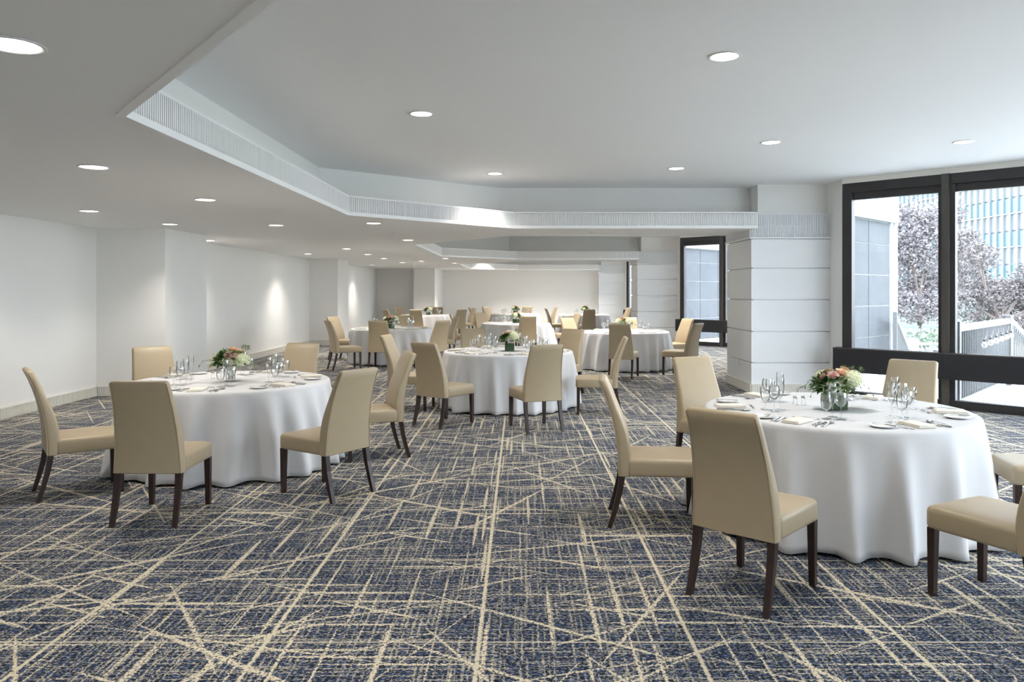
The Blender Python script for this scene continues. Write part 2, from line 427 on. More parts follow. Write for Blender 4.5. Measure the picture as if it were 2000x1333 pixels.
# short reveals between the columns and the glass
m = MB(); m.box((XR-.0, 11.5, 0), (XR+.12, 12.2, ZU)); m.box((XR-.02, 1.72, 0), (XR+.1, 1.84, ZU)); m.box((XR, 11.5+PITCH, 0), (XR+.12, 12.2+PITCH, ZU))
m.box((XR-.02, 11.5+2*PITCH, 0), (XR+.10, YF, ZU)); m.box((XR-.02, 13.3, 0), (XR+.1, 13.44, ZU)); m.box((XR-.02, 13.3+PITCH, 0), (XR+.1, 13.44+PITCH, ZU))
m.build('wall_right', M['wall'], kind='structure')

# window walls: local x runs along the wall, local +y points outdoors
wn = [0]
def window(p, q, npane, heater=True, full=True):
    p = Vector(p); q = Vector(q); L = (q-p).length; a = math.atan2(q.y-p.y, q.x-p.x)
    wn[0] += 1
    root = empty('window_%d' % wn[0], (p.x, p.y, 0), a); root['kind'] = 'structure'
    j, mw = .14, .21
    pw = (L-2*j-(npane-1)*mw)/npane
    br = M['bronze']
    MB().box((0, -.05, 3.20), (L, .10, ZU)).build('header_strip', M['base'], root)
    MB().box((0, -.045, 3.06), (L, .09, 3.20)).build('head_frame', br, root)
    MB().box((0, .0, 2.955), (L, .08, 3.06)).build('head_frame', br, root)
    MB().box((0, -.045, 0), (L, .09, .115)).build('sill_frame', br, root)
    for x0 in (0, L-j):
        MB().box((x0, -.05, .115), (x0+j, .07, 3.06)).build('jamb', br, root)
    MB().box((-.005, .09, 3.03), (L+.005, .15, ZU+.02)).build('outer_head', M['alu'], root)
    for i in range(npane):
        x0 = j+i*(pw+mw); x1 = x0+pw
        MB().box((x0-.002, .03, .762), (x1+.002, .042, 2.957)).build('pane', M['glass'], root)
        MB().box((x0-.002, .03, .113), (x1+.002, .042, .402)).build('pane', M['glass'], root)
        if i < npane-1:
            MB().box((x1, -.03, .115), (x1+mw, .07, 3.06)).build('mullion', br, root)
            MB().box((x1+.055, -.085, 0), (x1+.145, -.03, 3.20)).build('mullion_cap', M['bronze2'], root)
            MB().box((x1+.05, .07, 0), (x1+mw-.05, .12, 3.06)).build('outer_cap', M['alu'], root)
        # heater rail, one panel a bay
        hx0 = -.10 if i == 0 else x0-mw/2+.001; hx1 = L if i == npane-1 else x1+mw/2-.001
        MB().box((hx0, -.15, .405), (hx1, .06, .745)).build('heater_panel', M['heater'], root)
        g = MB(); g.box((hx0, -.15, .745), (hx1, -.135, .762)); g.box((hx0, -.02, .745), (hx1, .0, .762))
        n = int((hx1-hx0)/.03)
        for t in range(n): g.box((hx0+t*.03+.005, -.135, .747), (hx0+t*.03+.015, -.02, .76))
        g.build('heater_grille', M['bronze2'], root, kind='stuff')
    return root
for k in (0, 1, 2):
    b = bay(k)
    window(b[0], b[1], 3); window(b[1], b[2], 3)
    if k == 0:
        window(b[2], b[3], 3); continue  # unseen face, left glazed to bring more daylight in
    p, q = Vector(b[2]), Vector(b[3]); L = (q-p).length
    t = empty('wall_right', (p.x, p.y, 0), math.atan2(q.y-p.y, q.x-p.x)); t['kind'] = 'structure'
    MB().box((0, -.02, 0), (L, .14, ZU)).build('wall_core', M['wall'], t)
    zs = [0, .68, 1.30, 1.93, 2.56, 3.02]
    for i in range(5):
        for x0, x1 in ((.30, 1.42), (1.44, 2.56), (2.58, 3.70), (3.72, L)):
            MB().box((x0, .14, zs[i]+.008), (x1-.004, .175, zs[i+1]-.008)).build('concrete_panel', M['concrete'], t)
    MB().box((-.02, .10, 3.03), (L, .26, ZU+.3)).build('outer_head', M['bldwhite'], t)
    MB().box((-.05, .0, 0), (.10, .22, 3.03)).build('corner_strip', M['alu'], t); MB().box((.14, .12, 0), (.27, .20, 3.03)).build('corner_strip', M['alu'], t)
window((XR, .4), (XR, YB), 3)

# ------------------------------------------------------------------ downlights
def px(x, y, z):
    d = (z-H)*F/(HY-y); return ((x-VX)*d/F, d)
low_l = [(25,87),(183,326),(174,412),(401,390),(332,438),(539,440),(730,436),(797,469),(601,496),(677,486),(718,497),(750,505),(409,470),(726,518),(786,513),(823,510),(823,522),(870,505),(888,514),(915,526)]
up_l = [(823,222),(1415,110),(938,344),(1506,278),(1883,277),(1321,329)]
lights = []
for p in low_l:
    x, y = px(p[0], p[1], ZL); lights.append((x, min(y, 32.2), ZL, p))
for p in up_l:
    x, y = px(p[0], p[1], ZU)
    if p == (938,344): x, y = x+.22, y-.24
    lights.append((x, y, ZU, p))
for x, y, z in ((0, -.9, ZL), (-3.4, -.6, ZL), (3.2, -1.6, ZL), (-5.0, 2.6, ZL), (.4, 3.2, ZU), (5.3, 4.2, ZU), (-3.3, -3.0, ZL), (0, -3.0, ZL),
                (.6, 19.5, ZU), (3.2, 17.0, ZU), (.9, 16.0, ZU), (3.6, 20.6, ZU), (.6, 30.5, ZU), (3.2, 29.0, ZU), (1.2, 27.2, ZU), (-1.2, 33.0, ZU), (.9, 33.2, ZU), (2.9, 33.0, ZU)):
    lights.append((x, y, z, None))  # unseen lamps, added to fill the near end and brighten the far one
proto_l = None
HIDL = {(-1.2, 33.0): 'left one of three added downlights washing the far wall', (.9, 33.2): 'middle one of three added downlights washing the far wall', (2.9, 33.0): 'right one of three added downlights washing the far wall', (0, -.9): 'added fill downlight straight above the viewpoint', (-3.4, -.6): 'added fill downlight above and left of the viewpoint', (3.2, -1.6): 'added fill downlight above and right of the viewpoint',
 (-5.0, 2.6): 'added fill downlight by the near left wall beside the viewpoint', (.4, 3.2): 'added high coffer downlight just above the picture', (5.3, 4.2): 'added high downlight in the window bay right of the picture',
 (-3.3, -3.0): 'rearmost added fill downlight on the left behind the viewpoint', (0, -3.0): 'rearmost added fill downlight in the middle behind the viewpoint', (.6, 19.5): 'unseen second coffer downlight over the table behind the middle one',
 (3.2, 17.0): 'unseen second coffer downlight over the second window-side table', (.9, 16.0): 'unseen second coffer downlight nearest to its front edge', (3.6, 20.6): 'unseen second coffer downlight nearest to the second window',
 (.6, 30.5): 'unseen third coffer downlight nearest to the far wall', (3.2, 29.0): 'unseen third coffer downlight beside the far right column', (1.2, 27.2): 'unseen third coffer downlight over the far window-side table'}
seenlab = ['at the top left corner of the picture', 'on the lowered ceiling left of the coffer tip', 'near the left wall', 'on the lowered ceiling, third along the coffer edge', 'above the first wall column']
def light_label(x, y, z, p):
    if p is None:
        return HIDL[(round(x, 1), round(y, 1))]
        side = 'left' if x < 0 else ('middle' if x < 2.5 else 'right')
        if z == ZL: return 'added downlight in the lowered ceiling behind the viewpoint, %s of the %s row' % (side, 'front' if y > -2 else 'back')
        return 'unseen downlight in the %s coffer, %s, about %d metres down the room' % ('first' if y < 11 else 'second' if y < 23 else 'third', side, round(y))
    i = (low_l+up_l).index(p)
    names = {0:'nearest downlight, on the lowered ceiling by the left edge', 1:'downlight in the lowered ceiling beside the long coffer edge, nearest of its line',
     2:'downlight close to the near left wall, before the first wall column', 3:'second downlight along the lowered ceiling left of the coffer',
     4:'downlight over the face of the first wall column', 5:'third downlight along the lowered ceiling left of the coffer',
     6:'downlight tucked under the angled corner of the near coffer', 7:'downlight just past the angled corner, before the second coffer tip',
     8:'downlight near the recessed wall before the second wall column', 9:'downlight behind the first coffer corner, left of the second coffer tip',
     10:'small downlight second behind the coffer corner', 11:'small downlight third behind the coffer corner', 12:'downlight just behind the edge of the first wall column',
     13:'small downlight over the far left recess', 14:'small far downlight left of the lit far column', 15:'small far downlight above the lit far column, farther from it',
     16:'small downlight right against the lit far column', 17:'small downlight at the angled corner of the second coffer', 18:'small downlight just past the second coffer corner',
     19:'smallest downlight at the tip of the third coffer', 20:'downlight in the high coffer ceiling, left and nearest', 21:'largest downlight in the high ceiling, towards the upper right',
     22:'downlight in the high ceiling by the angled coffer wall', 23:'downlight in the high ceiling before the panelled column', 24:'downlight in the high ceiling closest to the big window',
     25:'downlight in the high ceiling over the coffer back wall'}
    return names[i]
for x, y, z, p in lights:
    root = empty('ceiling_downlight', (x, y, z))
    tag(root, light_label(x, y, z, p), 'ceiling light', 'recessed round downlights in the ceilings')
    if proto_l is None:
        rg = MB().lathe([(.100, 0), (.115, -.001), (.118, -.006), (.112, -.009), (.098, -.006), (.094, 0)], 28).build('trim_ring', M['tray'], root, smooth=True)
        ln = MB().lathe([(.0001, -.003), (.05, -.0035), (.096, -.003)], 28).build('lens', M['lamp'], root)
        proto_l = (rg, ln)
    else:
        for c in proto_l:
            d = c.copy(); col.objects.link(d); d.parent = root
    ld = bpy.data.lights.new('downlight', 'SPOT'); ld.energy = SPOT_W*(1.35 if z == ZU else 1.0)*((4.5 if p is None else 1.7) if y > 13.3 else 1.0)  # far lamps boosted, unseen ones most, to brighten the back of the room
    ld.color = SPOT_COL; ld.spot_size = R(114); ld.spot_blend = .9; ld.shadow_soft_size = .07
    lo = bpy.data.objects.new('downlight_beam', ld); col.objects.link(lo); lo.location = (x, y, z-.03)
for (x, y, lb) in ((-2.05, 12.5, 'small white sprinkler cover on the lowered ceiling left of the coffer corner'), (1.17, 12.4, 'small white sprinkler cover under the beam before the second coffer')):
    t = MB().lathe([(.0001, -.012), (.03, -.012), (.045, -.008), (.05, 0)], 20).build('sprinkler_cover', M['tray'], smooth=True, loc=(x, y, ZL)); tag(t, lb, 'sprinkler')

# ------------------------------------------------------------------ chairs
def rrect(hx, hy, r, cx, cyy, z, n=3):
    pts = []
    for sx, sy, a0 in ((1,1,0),(-1,1,90),(-1,-1,180),(1,-1,270)):
        for i in range(n+1):
            a = R(a0+90*i/n); pts.append((cx+sx*(hx-r)+r*math.cos(a), cyy+sy*(hy-r)+r*math.sin(a), z))
    return pts
def back_profile(t):
    """rear y and front y of the backrest at height fraction t"""
    rear = -.262-.135*t**2.3
    th = .062+.035*math.sin(PI*min(1, t*1.25+.1))*(1-t*.5) - .008*t
    return rear, rear+max(th, .05)
def make_chair():
    root = empty('dining_chair')
    rings = []
    for i in range(13):
        t = i/12; y0, y1 = back_profile(t); hw = .236-.040*t; z = .352+.632*t
        tilt = 0
        rings.append(rrect(hw, (y1-y0)/2, .02, 0, (y0+y1)/2, z))
    y0, y1 = back_profile(1)
    for s, dz in ((.006, .008), (.016, .014), (.024, .016)):
        rings.append(rrect(.196-s, (y1-y0)/2-s*.9, max(.004, .02-s*.7), 0, (y0+y1)/2-.002, .984+dz))
    # ease the top and the foot
    rings.insert(0, rrect(.226, .024, .016, 0, sum(back_profile(0))/2, .345))
    b = MB().loft(rings).build('backrest', M['leather'], root, smooth=True)
    s = MB(); rg = []
    for z, e in ((.352, .012), (.358, .003), (.37, 0), (.44, 0), (.456, .003), (.466, .012), (.473, .03), (.479, .07), (.482, .13)):
        hx = .236-e; hy = .245-e; rg.append(rrect(hx, hy, max(.02, .035-e*.3), 0, .035, z+0))
    s.loft(rg).build('seat', M['leather'], root, smooth=True)
    for sx in (-1, 1):
        # piping on the rear edge
        pts = []
        for i in range(9):
            t = i/8; y0, _ = back_profile(t); pts.append((sx*(.236-.040*t-.006), y0+.003, .352+.632*t))
        MB().tube(pts, .0045, 5).build('piping', M['leather'], root, smooth=True)
        for (xa, ya, xb, yb, wa, wb) in ((sx*.208, -.235, sx*.213, -.32, .021, .015), (sx*.210, .245, sx*.212, .248, .021, .016)):
            m = MB(); rr = []
            for i in range(4):
                t = i/3; x = xa+(xb-xa)*t; y = ya+(yb-ya)*t**1.4; z = .356-.356*t; h = wa+(wb-wa)*t
                rr.append([(x-h, y-h, z), (x+h, y-h, z), (x+h, y+h, z), (x-h, y+h, z)])
            m.loft(rr); m.build('leg', M['wood'], root)
    return root
TABLES = [  # x, y, phrase
    (2.25, 5.47, 'the front window-side table'), (-2.71, 7.2, 'the front wall-side table'), (-.16, 10.8, 'the middle table'),
    (-2.88, 17.3, 'the second wall-side table'), (2.2, 16.0, 'the second window-side table'), (-.1, 20.2, 'the table behind the middle one'),
    (-3.27, 27.0, 'the far wall-side table'), (-.15, 28.4, 'the far middle table'), (2.3, 27.4, 'the far window-side table')]
CH = [ # table, x, y, heading deg, view, place
 (0, 1.27, 4.14, 47, 'its back turned', 'near left'), (0, .995, 5.38, -7, 'seen side-on', 'left'), (0, 1.66, 6.50, -68, 'facing us', 'far left'), (0, 3.14, 6.35, -133, 'facing us', 'far right'),
 (0, 3.45, 5.10, 166, 'half out of view', 'right'), (0, 2.475, 3.92, 117, 'only its seat in view', 'near right'),
 (1, -2.55, 5.52, 90, 'its back turned', 'near side'), (1, -3.50, 6.15, 36, 'seen side-on', 'left'), (1, -3.58, 7.65, -52, 'facing us', 'far left'), (1, -2.48, 8.22, -100, 'facing us', 'far right'),
 (1, -1.55, 6.13, 146, 'its back turned', 'near right'), (1, -1.57, 7.44, 202, 'angled inward', 'right'),
 (2, -.90, 9.28, 53, 'its back turned', 'near left'), (2, .18, 8.96, 110, 'its back turned', 'near right'), (2, -1.23, 10.55, -9, 'seen side-on', 'left'),
 (2, 1.02, 10.12, 175, 'seen side-on', 'right'), (2, .62, 11.85, -128, 'facing us', 'far right'), (2, -.60, 11.62, -66, 'facing us', 'far left'),
 (3, -3.57, 15.75, 28, 'seen side-on', 'left'), (3, -4.02, 17.75, -25, 'angled inward', 'far left'), (3, -2.85, 15.95, 86, 'its back turned', 'near side'),
 (3, -1.85, 16.0, 140, 'its back turned', 'near right'), (3, -1.80, 17.7, 200, 'angled inward', 'right'), (3, -2.83, 18.5, -95, 'facing us', 'far side'),
 (4, 1.94, 14.30, 70, 'its back turned', 'near left'), (4, 3.06, 14.62, 142, 'angled inward', 'near right'), (4, 3.30, 16.5, 203, 'angled inward', 'right'), (4, 1.30, 16.9, -50, 'angled inward', 'far left'),
 (4, 2.45, 17.3, -97, 'facing us', 'far right'),
 (5, .15, 18.7, 98, 'its back turned', 'near side'), (5, 1.0, 20.5, 197, 'angled inward', 'right'), (5, -1.35, 20.1, 4, 'angled inward', 'left'), (5, -.9, 21.25, -55, 'facing us', 'far left'),
 (6, -4.15, 25.6, 35, 'seen side-on', 'near left'), (6, -4.05, 27.4, -35, 'angled inward', 'left'), (6, -3.35, 25.3, 85, 'its back turned', 'near side'), (6, -3.1, 28.3, -98, 'facing us', 'far side'),
 (6, -2.15, 25.7, 130, 'its back turned', 'near right'), (6, -1.98, 27.4, 200, 'angled inward', 'right'),
 (7, -1.5, 28.4, 8, 'seen side-on', 'left'), (7, -1.05, 29.6, -45, 'facing us', 'far left'), (7, .2, 29.9, -105, 'facing us', 'far right'), (7, 1.0, 28.9, 190, 'seen side-on', 'right'),
 (8, 1.35, 26.6, 5, 'angled inward', 'left'), (8, 2.25, 25.6, 97, 'its back turned', 'near side'), (8, 3.3, 27.6, 200, 'angled inward', 'right')]
chair0 = make_chair(); register(chair0)
for i, (ti, x, y, hd, view, place) in enumerate(CH):
    tx, ty = TABLES[ti][:2]; k = 1.0
    while y > ty+.3 and math.hypot(x*k-tx, y*k-ty) < 1.33 and k < 1.06: k += .002
    x, y = x*k, y*k; dd = math.hypot(x-tx, y-ty)
    mn = 1.35 if i > 13 else 1.30
    if dd < mn: x, y = tx+(x-tx)*mn/dd, ty+(y-ty)*mn/dd
    c = chair0 if i == 0 else dup(chair0)
    c.location = (x, y, 0); c.rotation_euler = (0, 0, R(hd-90))
    tag(c, 'beige leather chair, %s, %s of %s' % (view, place, TABLES[ti][2]), 'chair', 'beige dining chairs around the round tables')

# ------------------------------------------------------------------ tables and cloths
def make_cloth(seed):
    rnd = random.Random(seed); n = 288; top = .762
    m = MB(); ph = [rnd.uniform(0, 2*PI) for _ in range(6)]
    nf = rnd.choice((13, 14, 15)); cents = []
    a = rnd.uniform(0, .3)
    while a < 2*PI: 
        cents.append((a, rnd.uniform(.55, 1.2), rnd.uniform(.060, .105))); a += rnd.uniform(.24, .42)
    def fold(t):
        s = 0
        for c, h, w_ in cents:
            d = (t-c+PI) % (2*PI)-PI; s += h*math.exp(-(d/w_)**2)
        return s
    rings = [(0.0001, top), (.3, top), (.6, top), (.86, top), (.885, top-.001), (.897, top-.006), (.904, top-.016), (.908, top-.032)]
    vs = []; fs = []
    for r, z in rings:
        for k in range(n):
            t = 2*PI*k/n; vs.append((r*math.cos(t), r*math.sin(t), z+(.0008*math.sin(3*t+ph[0])*math.sin(7*r*3+ph[1]))))
    NZ = 16
    for i in range(1, NZ+1):
        q = i/NZ
        for k in range(n):
            t = 2*PI*k/n
            tt = t+.05*q*math.sin(3*t+ph[2])
            f = fold(tt)
            r = .908+.045*q+(q**.75)*(.13*f-.02)+.007*q*math.sin(23*t+ph[3])
            zb = .014+.010*max(0, .9-f)
            z = (top-.032)+(zb-(top-.032))*q
            vs.append((r*math.cos(t), r*math.sin(t), z))
    nr = len(rings)+NZ
    for i in range(nr-1):
        for k in range(n): fs.append((i*n+k, i*n+(k+1)%n, (i+1)*n+(k+1)%n, (i+1)*n+k))
    m.add(vs, fs)
    return m
tt = {}
for i, (x, y, ph) in enumerate(TABLES):
    t = empty('round_table', (x, y, 0)); tag(t, 'round banquet table hidden under its cloth: %s' % ph, 'table', 'round banquet tables')
    if i == 0:
        a = MB().lathe([(.0001, .725), (.89, .725), (.893, .73), (.893, .75), (.89, .757), (.0001, .757)], 64).build('tabletop', M['wood'], t)
        b = MB().lathe([(.05, .725), (.05, .06), (.05, .04)], 16).build('pedestal', M['wood'], t)
        c = MB().lathe([(.0001, 0), (.30, 0), (.30, .02), (.06, .06), (.0001, .06)], 32).build('base', M['wood'], t)
        tt['p'] = (a, b, c)
    else:
        for q in tt['p']:
            d = q.copy(); col.objects.link(d); d.parent = t
    cl = make_cloth(100+i*7).build('tablecloth', M['cloth'], smooth=True, loc=(x, y, 0))
    sol = cl.modifiers.new('hem', 'SOLIDIFY'); sol.thickness = .0015; sol.offset = 1
    tag(cl, 'white floor-length tablecloth in soft folds over %s' % ph, 'tablecloth', 'white round tablecloths')

# ------------------------------------------------------------------ tableware
def flat(m, prof, th=.0022, cx=0):
    """prof: (y, halfwidth, z) along y"""
    rings = [[(cx-w_, y, z), (cx+w_, y, z), (cx+w_*.8, y, z+th), (cx-w_*.8, y, z+th)] for y, w_, z in prof]
    m.loft(rings)
def fork(s=1):
    m = MB()
    flat(m, [(-.10*s, .0075*s, .002), (-.095*s, .009*s, .003), (-.05*s, .0055*s, .006), (.015*s, .0028*s, .010), (.04*s, .005*s, .007), (.052*s, .0115*s, .003), (.06*s, .0115*s, .003)])
    for k in (-1.5, -.5, .5, 1.5):
        flat(m, [(.058*s, .0021*s, .003), (.08*s, .0018*s, .0035), (.10*s, .0009*s, .007)], .0018, k*.0061*s)
    return m
def knife(s=1):
    m = MB()
    flat(m, [(-.12*s, .006*s, .001), (-.115*s, .0095*s, .001), (-.06*s, .0085*s, .001), (-.012*s, .0055*s, .001)], .006)
    rings = []
    for y, a, b in ((-.012, -.005, .006), (.0, -.005, .010), (.05, -.005, .011), (.085, -.004, .0095), (.105, -.002, .005), (.112, 0, .001)):
        rings.append([(a*s, y*s, .001), (b*s, y*s, .001), (b*s, y*s, .0022), (a*s, y*s, .003)])
    m.loft(rings); return m
def spoon(s=1):
    m = MB()
    flat(m, [(-.10*s, .0075*s, .002), (-.095*s, .009*s, .003), (-.05*s, .005*s, .006), (.03*s, .0028*s, .010), (.05*s, .004*s, .007)])
    rings = []
    for i in range(9):
        a = PI*i/8; y = .075-.031*math.cos(a); w_ = .0195*math.sin(a)+.0006
        dz = .0075*math.sin(a)
        row = [(w_*math.cos(b)*s, y*s, .009-dz*math.sin(b)*1.0) for b in [PI*k/8 for k in range(9)]]
        row += [(w_*.9*math.cos(b)*s, y*s, .0105-dz*.95*math.sin(b)) for b in [PI*k/8 for k in range(8, -1, -1)]]
        rings.append(row)
    m.loft(rings); return m
PROTO = {}
def proto(key, name, mb_list):
    """mb_list: first is the body; the others become children (name, mb, mat)"""
    PROTO[key] = (name, mb_list, None)
def place(key, x, y, z, rz, label, cat, group, sc_=1):
    name, parts, made = PROTO[key]
    if made is None:
        if len(parts) == 1:
            nm, mb, mt_, sm = parts[0]; o = mb.build(name, mt_, smooth=sm)
        else:
            o = empty(name)
            for nm, mb, mt_, sm in parts: mb.build(nm, mt_, o, smooth=sm)
        register(o); PROTO[key] = (name, parts, o)
    else: o = dup(made)
    o.location = (x, y, z); o.rotation_euler = (0, 0, rz)
    tag(o, label, cat, group)
    return o
proto('fork', 'dinner_fork', [('fork', fork(), M['steel'], True)])
proto('sfork', 'dessert_fork', [('fork', fork(.82), M['steel'], True)])
proto('knife', 'dinner_knife', [('knife', knife(), M['steel'], True)])
proto('bknife', 'butter_knife', [('knife', knife(.72), M['steel'], True)])
proto('spoon', 'soup_spoon', [('spoon', spoon(), M['steel'], True)])
proto('plate', 'bread_plate', [('plate', MB().lathe([(.0001, .004), (.045, .004), (.05, .006), (.075, .013), (.080, .014), (.081, .012), (.076, .009), (.05, .001), (.0001, .001)], 36), M['china'], True)])
def napkin():
    m = MB(); rnd = random.Random(5)
    for i, (hx, hy) in enumerate(((.062, .105), (.060, .103), (.058, .101), (.056, .099))):
        z = .0015+i*.0042; sh = (i%2)*.003
        rg = [rrect(hx-.002, hy-.002, .006, sh, 0, z), rrect(hx, hy, .007, sh, 0, z+.0012), rrect(hx, hy, .007, sh, 0, z+.003), rrect(hx-.003, hy-.003, .006, sh, 0, z+.0042)]
        m.loft(rg)
    return m
proto('napkin', 'folded_napkin', [('napkin', napkin(), M['napkin'], True)])
G = M['glassware']
def stemware(bowl, stem_h, foot=.036):
    foot_p = [(.0001, .002), (foot*.8, .002), (foot, .0015), (foot, .0035), (foot*.5, .006), (.007, .010), (.0042, .02)]
    stem_p = [(.0042, .02), (.0036, .02+stem_h*.5), (.0048, .02+stem_h)]
    b = [(r, z+.02+stem_h) for r, z in bowl]
    inner = [(max(.0001, r-.0014), z) for r, z in reversed(b)]
    inner[-1] = (.0001, b[0][1]+.004)
    return [('foot', MB().lathe(foot_p, 24), G, True), ('stem', MB().lathe(stem_p, 10), G, True), ('bowl', MB().lathe([(.0001, b[0][1])]+b+inner, 28), G, True)]
proto('flute', 'champagne_flute', stemware([(.005, 0), (.013, .012), (.021, .035), (.0265, .07), (.028, .10), (.0268, .13), (.0255, .145)], .060, .033))
proto('wine', 'wine_glass', stemware([(.005, 0), (.020, .008), (.034, .028), (.0385, .050), (.037, .072), (.032, .095)], .060, .036))
proto('goblet', 'water_goblet', stemware([(.006, 0), (.024, .010), (.033, .030), (.0365, .060), (.036, .085), (.034, .105)], .035, .036))
def shaker(): 
    return [('body', MB().lathe([(.0001, .001), (.016, .001), (.018, .01), (.013, .035), (.016, .05), (.0001, .05)], 16), G, True),
            ('cap', MB().lathe([(.016, .05), (.016, .06), (.010, .068), (.0001, .069)], 16), M['steel'], True)]
proto('shaker', 'salt_shaker', shaker())
ZT = .7645
for ti, (tx, ty, ph) in enumerate(TABLES):
    seats = [c for c in CH if c[0] == ti]
    angs = [(math.atan2(c[2]-ty, c[1]-tx), c[5]) for c in seats]
    if ti == 4: pass
    if ti == 5: angs += [(R(-150), 'near left'), (R(60), 'far right')]
    angs = sorted(angs); n_ = len(angs); A = [a for a, _ in angs]; need = min(R(56), 2*PI/n_*.96)
    for _ in range(200):
        for j in range(n_):
            j2 = (j+1) % n_; gap = (A[j2]-A[j]) % (2*PI)
            if gap < need: A[j] -= (need-gap)/2; A[j2] += (need-gap)/2
    angs = [(A[j], angs[j][1]) for j in range(n_)]
    rich = ti < 3
    rnd = random.Random(40+ti)
    for a, pl in angs:
        a += R(rnd.uniform(-3, 3))
        ux, uy = math.cos(a), math.sin(a)
        rx, ry = -uy, ux            # right hand of a guest who looks at the centre: (-(-u)) rotated
        def P(r, s):                # r from the centre, s to the guest's right
            return tx+ux*r+rx*s, ty+uy*r+ry*s
        rz = a+PI/2                 # local +y points to the table centre
        at = 'at %s place of %s' % (pl, ph)
        jit = lambda d=3: R(rnd.uniform(-d, d))
        x, y = P(.735, -.02); place('napkin', x, y, ZT, rz+jit(9), 'folded cream napkin %s' % at, 'napkin', 'folded napkins on the round tables')
        x, y = P(.735, .13); place('knife', x, y, ZT, rz+jit(), 'steel dinner knife %s' % at, 'knife', 'dinner knives on the round tables')
        x, y = P(.73, -.13); place('fork', x, y, ZT, rz+jit(), 'steel dinner fork %s' % at, 'fork', 'dinner forks on the round tables')
        x, y = P(.71, -.255); place('plate', x, y, ZT, rz, 'small round white bread plate %s' % at, 'plate', 'bread plates on the round tables')
        if rich:
            x, y = P(.735, .165); place('spoon', x, y, ZT, rz+jit(), 'steel soup spoon %s' % at, 'spoon', 'soup spoons on the round tables')
            x, y = P(.725, .10); place('bknife', x, y, ZT, rz+jit(), 'short steel knife %s' % at, 'knife', 'short knives on the round tables')
            x, y = P(.725, -.16); place('sfork', x, y, ZT, rz+jit(), 'small steel salad fork %s' % at, 'fork', 'salad forks on the round tables')
            x, y = P(.58, -.02); place('sfork', x, y, ZT, rz+PI/2+jit(8), 'steel dessert fork laid above the napkin, %s' % at, 'fork', 'dessert forks on the round tables')
            x, y = P(.71, -.25); place('bknife', x, y, ZT+.0155, rz+jit(15), 'butter knife lying on the bread plate %s' % at, 'knife', 'butter knives on the bread plates')
        g0 = .47
        x, y = P(g0+.04, .09); place('goblet', x, y, ZT, rz, 'clear water goblet %s' % at, 'glass', 'water goblets on the round tables')
        x, y = P(g0, .17); place('wine', x, y, ZT, rz, 'clear round wine glass %s' % at, 'glass', 'wine glasses on the round tables')
        x, y = P(g0-.06, .10); place('flute', x, y, ZT, rz, 'tall clear champagne flute %s' % at, 'glass', 'champagne flutes on the round tables')
    if rich:
        for q, s in enumerate((-.03, .03)):
            x, y = tx-.20+s, ty+.16
            o = place('shaker', x, y, ZT, 0, '%s glass shaker with steel cap beside the flowers of %s' % (('left', 'right')[q], ph), 'shaker', 'salt and pepper shakers')

# ------------------------------------------------------------------ flowers
def leafquad(m, p, d, up, ln, wd, bend=.2):
    d = d.normalized(); s = d.cross(up)
    if s.length < 1e-3: s = Vector((1,0,0))
    s.normalize(); n = s.cross(d)
    pts = []
    a = p; b = p+d*ln*.45; c = p+d*ln-n*ln*bend
    m.add([a, b+s*wd, b-s*wd*1.0, b-n*wd*.25, c], [(0,1,3),(0,3,2),(1,4,3),(3,4,2)])
def rose(m, c, rad, rnd, axis):
    axis = axis.normalized(); q = Vector((0,0,1)).rotation_difference(axis).to_matrix()
    for ring in range(5):
        n = 3+ring; rr = rad*(.12+.19*ring); tilt = .15+.24*ring
        for k in range(n):
            a = 2*PI*k/n+ring*.8+rnd.uniform(-.1, .1)
            vs = []
            hw = rad*(.38+.09*ring)
            for i in range(4):
                t = i/3; out = rr*.85+rad*.28*math.sin(tilt)*t+(.10*rad*(t**3)*ring*.5)
                z = rad*(-.45+(.95-.10*ring)*t)
                for j in range(3):
                    b = a+(j-1)*hw/max(rr+rad*.25, .01)*.75*(1-.25*(t > .9))
                    vs.append(c+q@Vector((out*math.cos(b), out*math.sin(b), z-(.10*rad if j != 1 and t > .9 else 0))))
            fs = [(i*3+j, i*3+j+1, i*3+j+4, i*3+j+3) for i in range(3) for j in range(2)]
            m.add(vs, fs)
def hydrangea(m, c, rad, rnd, n=110):
    # round core
    for i in range(n):
        z = 1-2*(i+.5)/n; a = i*2.39996; s = math.sqrt(1-z*z)
        d = Vector((s*math.cos(a), s*math.sin(a), z))
        if d.z < -.55: continue
        p = c+Vector((d.x*rad, d.y*rad, d.z*rad*.85))*(1+rnd.uniform(-.05, .05))
        t1 = d.cross(Vector((.3, .5, .8))).normalized(); t2 = d.cross(t1)
        r0 = rnd.uniform(0, PI); w_ = rad*.155
        for k in range(4):
            b = r0+k*PI/2; e = t1*math.cos(b)+t2*math.sin(b); g = t1*math.cos(b+.62)+t2*math.sin(b+.62); h = t1*math.cos(b-.62)+t2*math.sin(b-.62)
            m.add([p, p+g*w_*.9+d*w_*.25, p+e*w_*1.3+d*w_*.15, p+h*w_*.9+d*w_*.25], [(0,1,2,3)])
    # inner body so the head is not see-through
    rings = []
    for i in range(7):
        f = PI*i/6; rings.append([c+Vector((rad*.9*max(.01, math.sin(f))*math.cos(b), rad*.9*max(.01, math.sin(f))*math.sin(b), rad*.76*math.cos(f))) for b in [2*PI*k/10 for k in range(10)]])
    m.loft(rings)
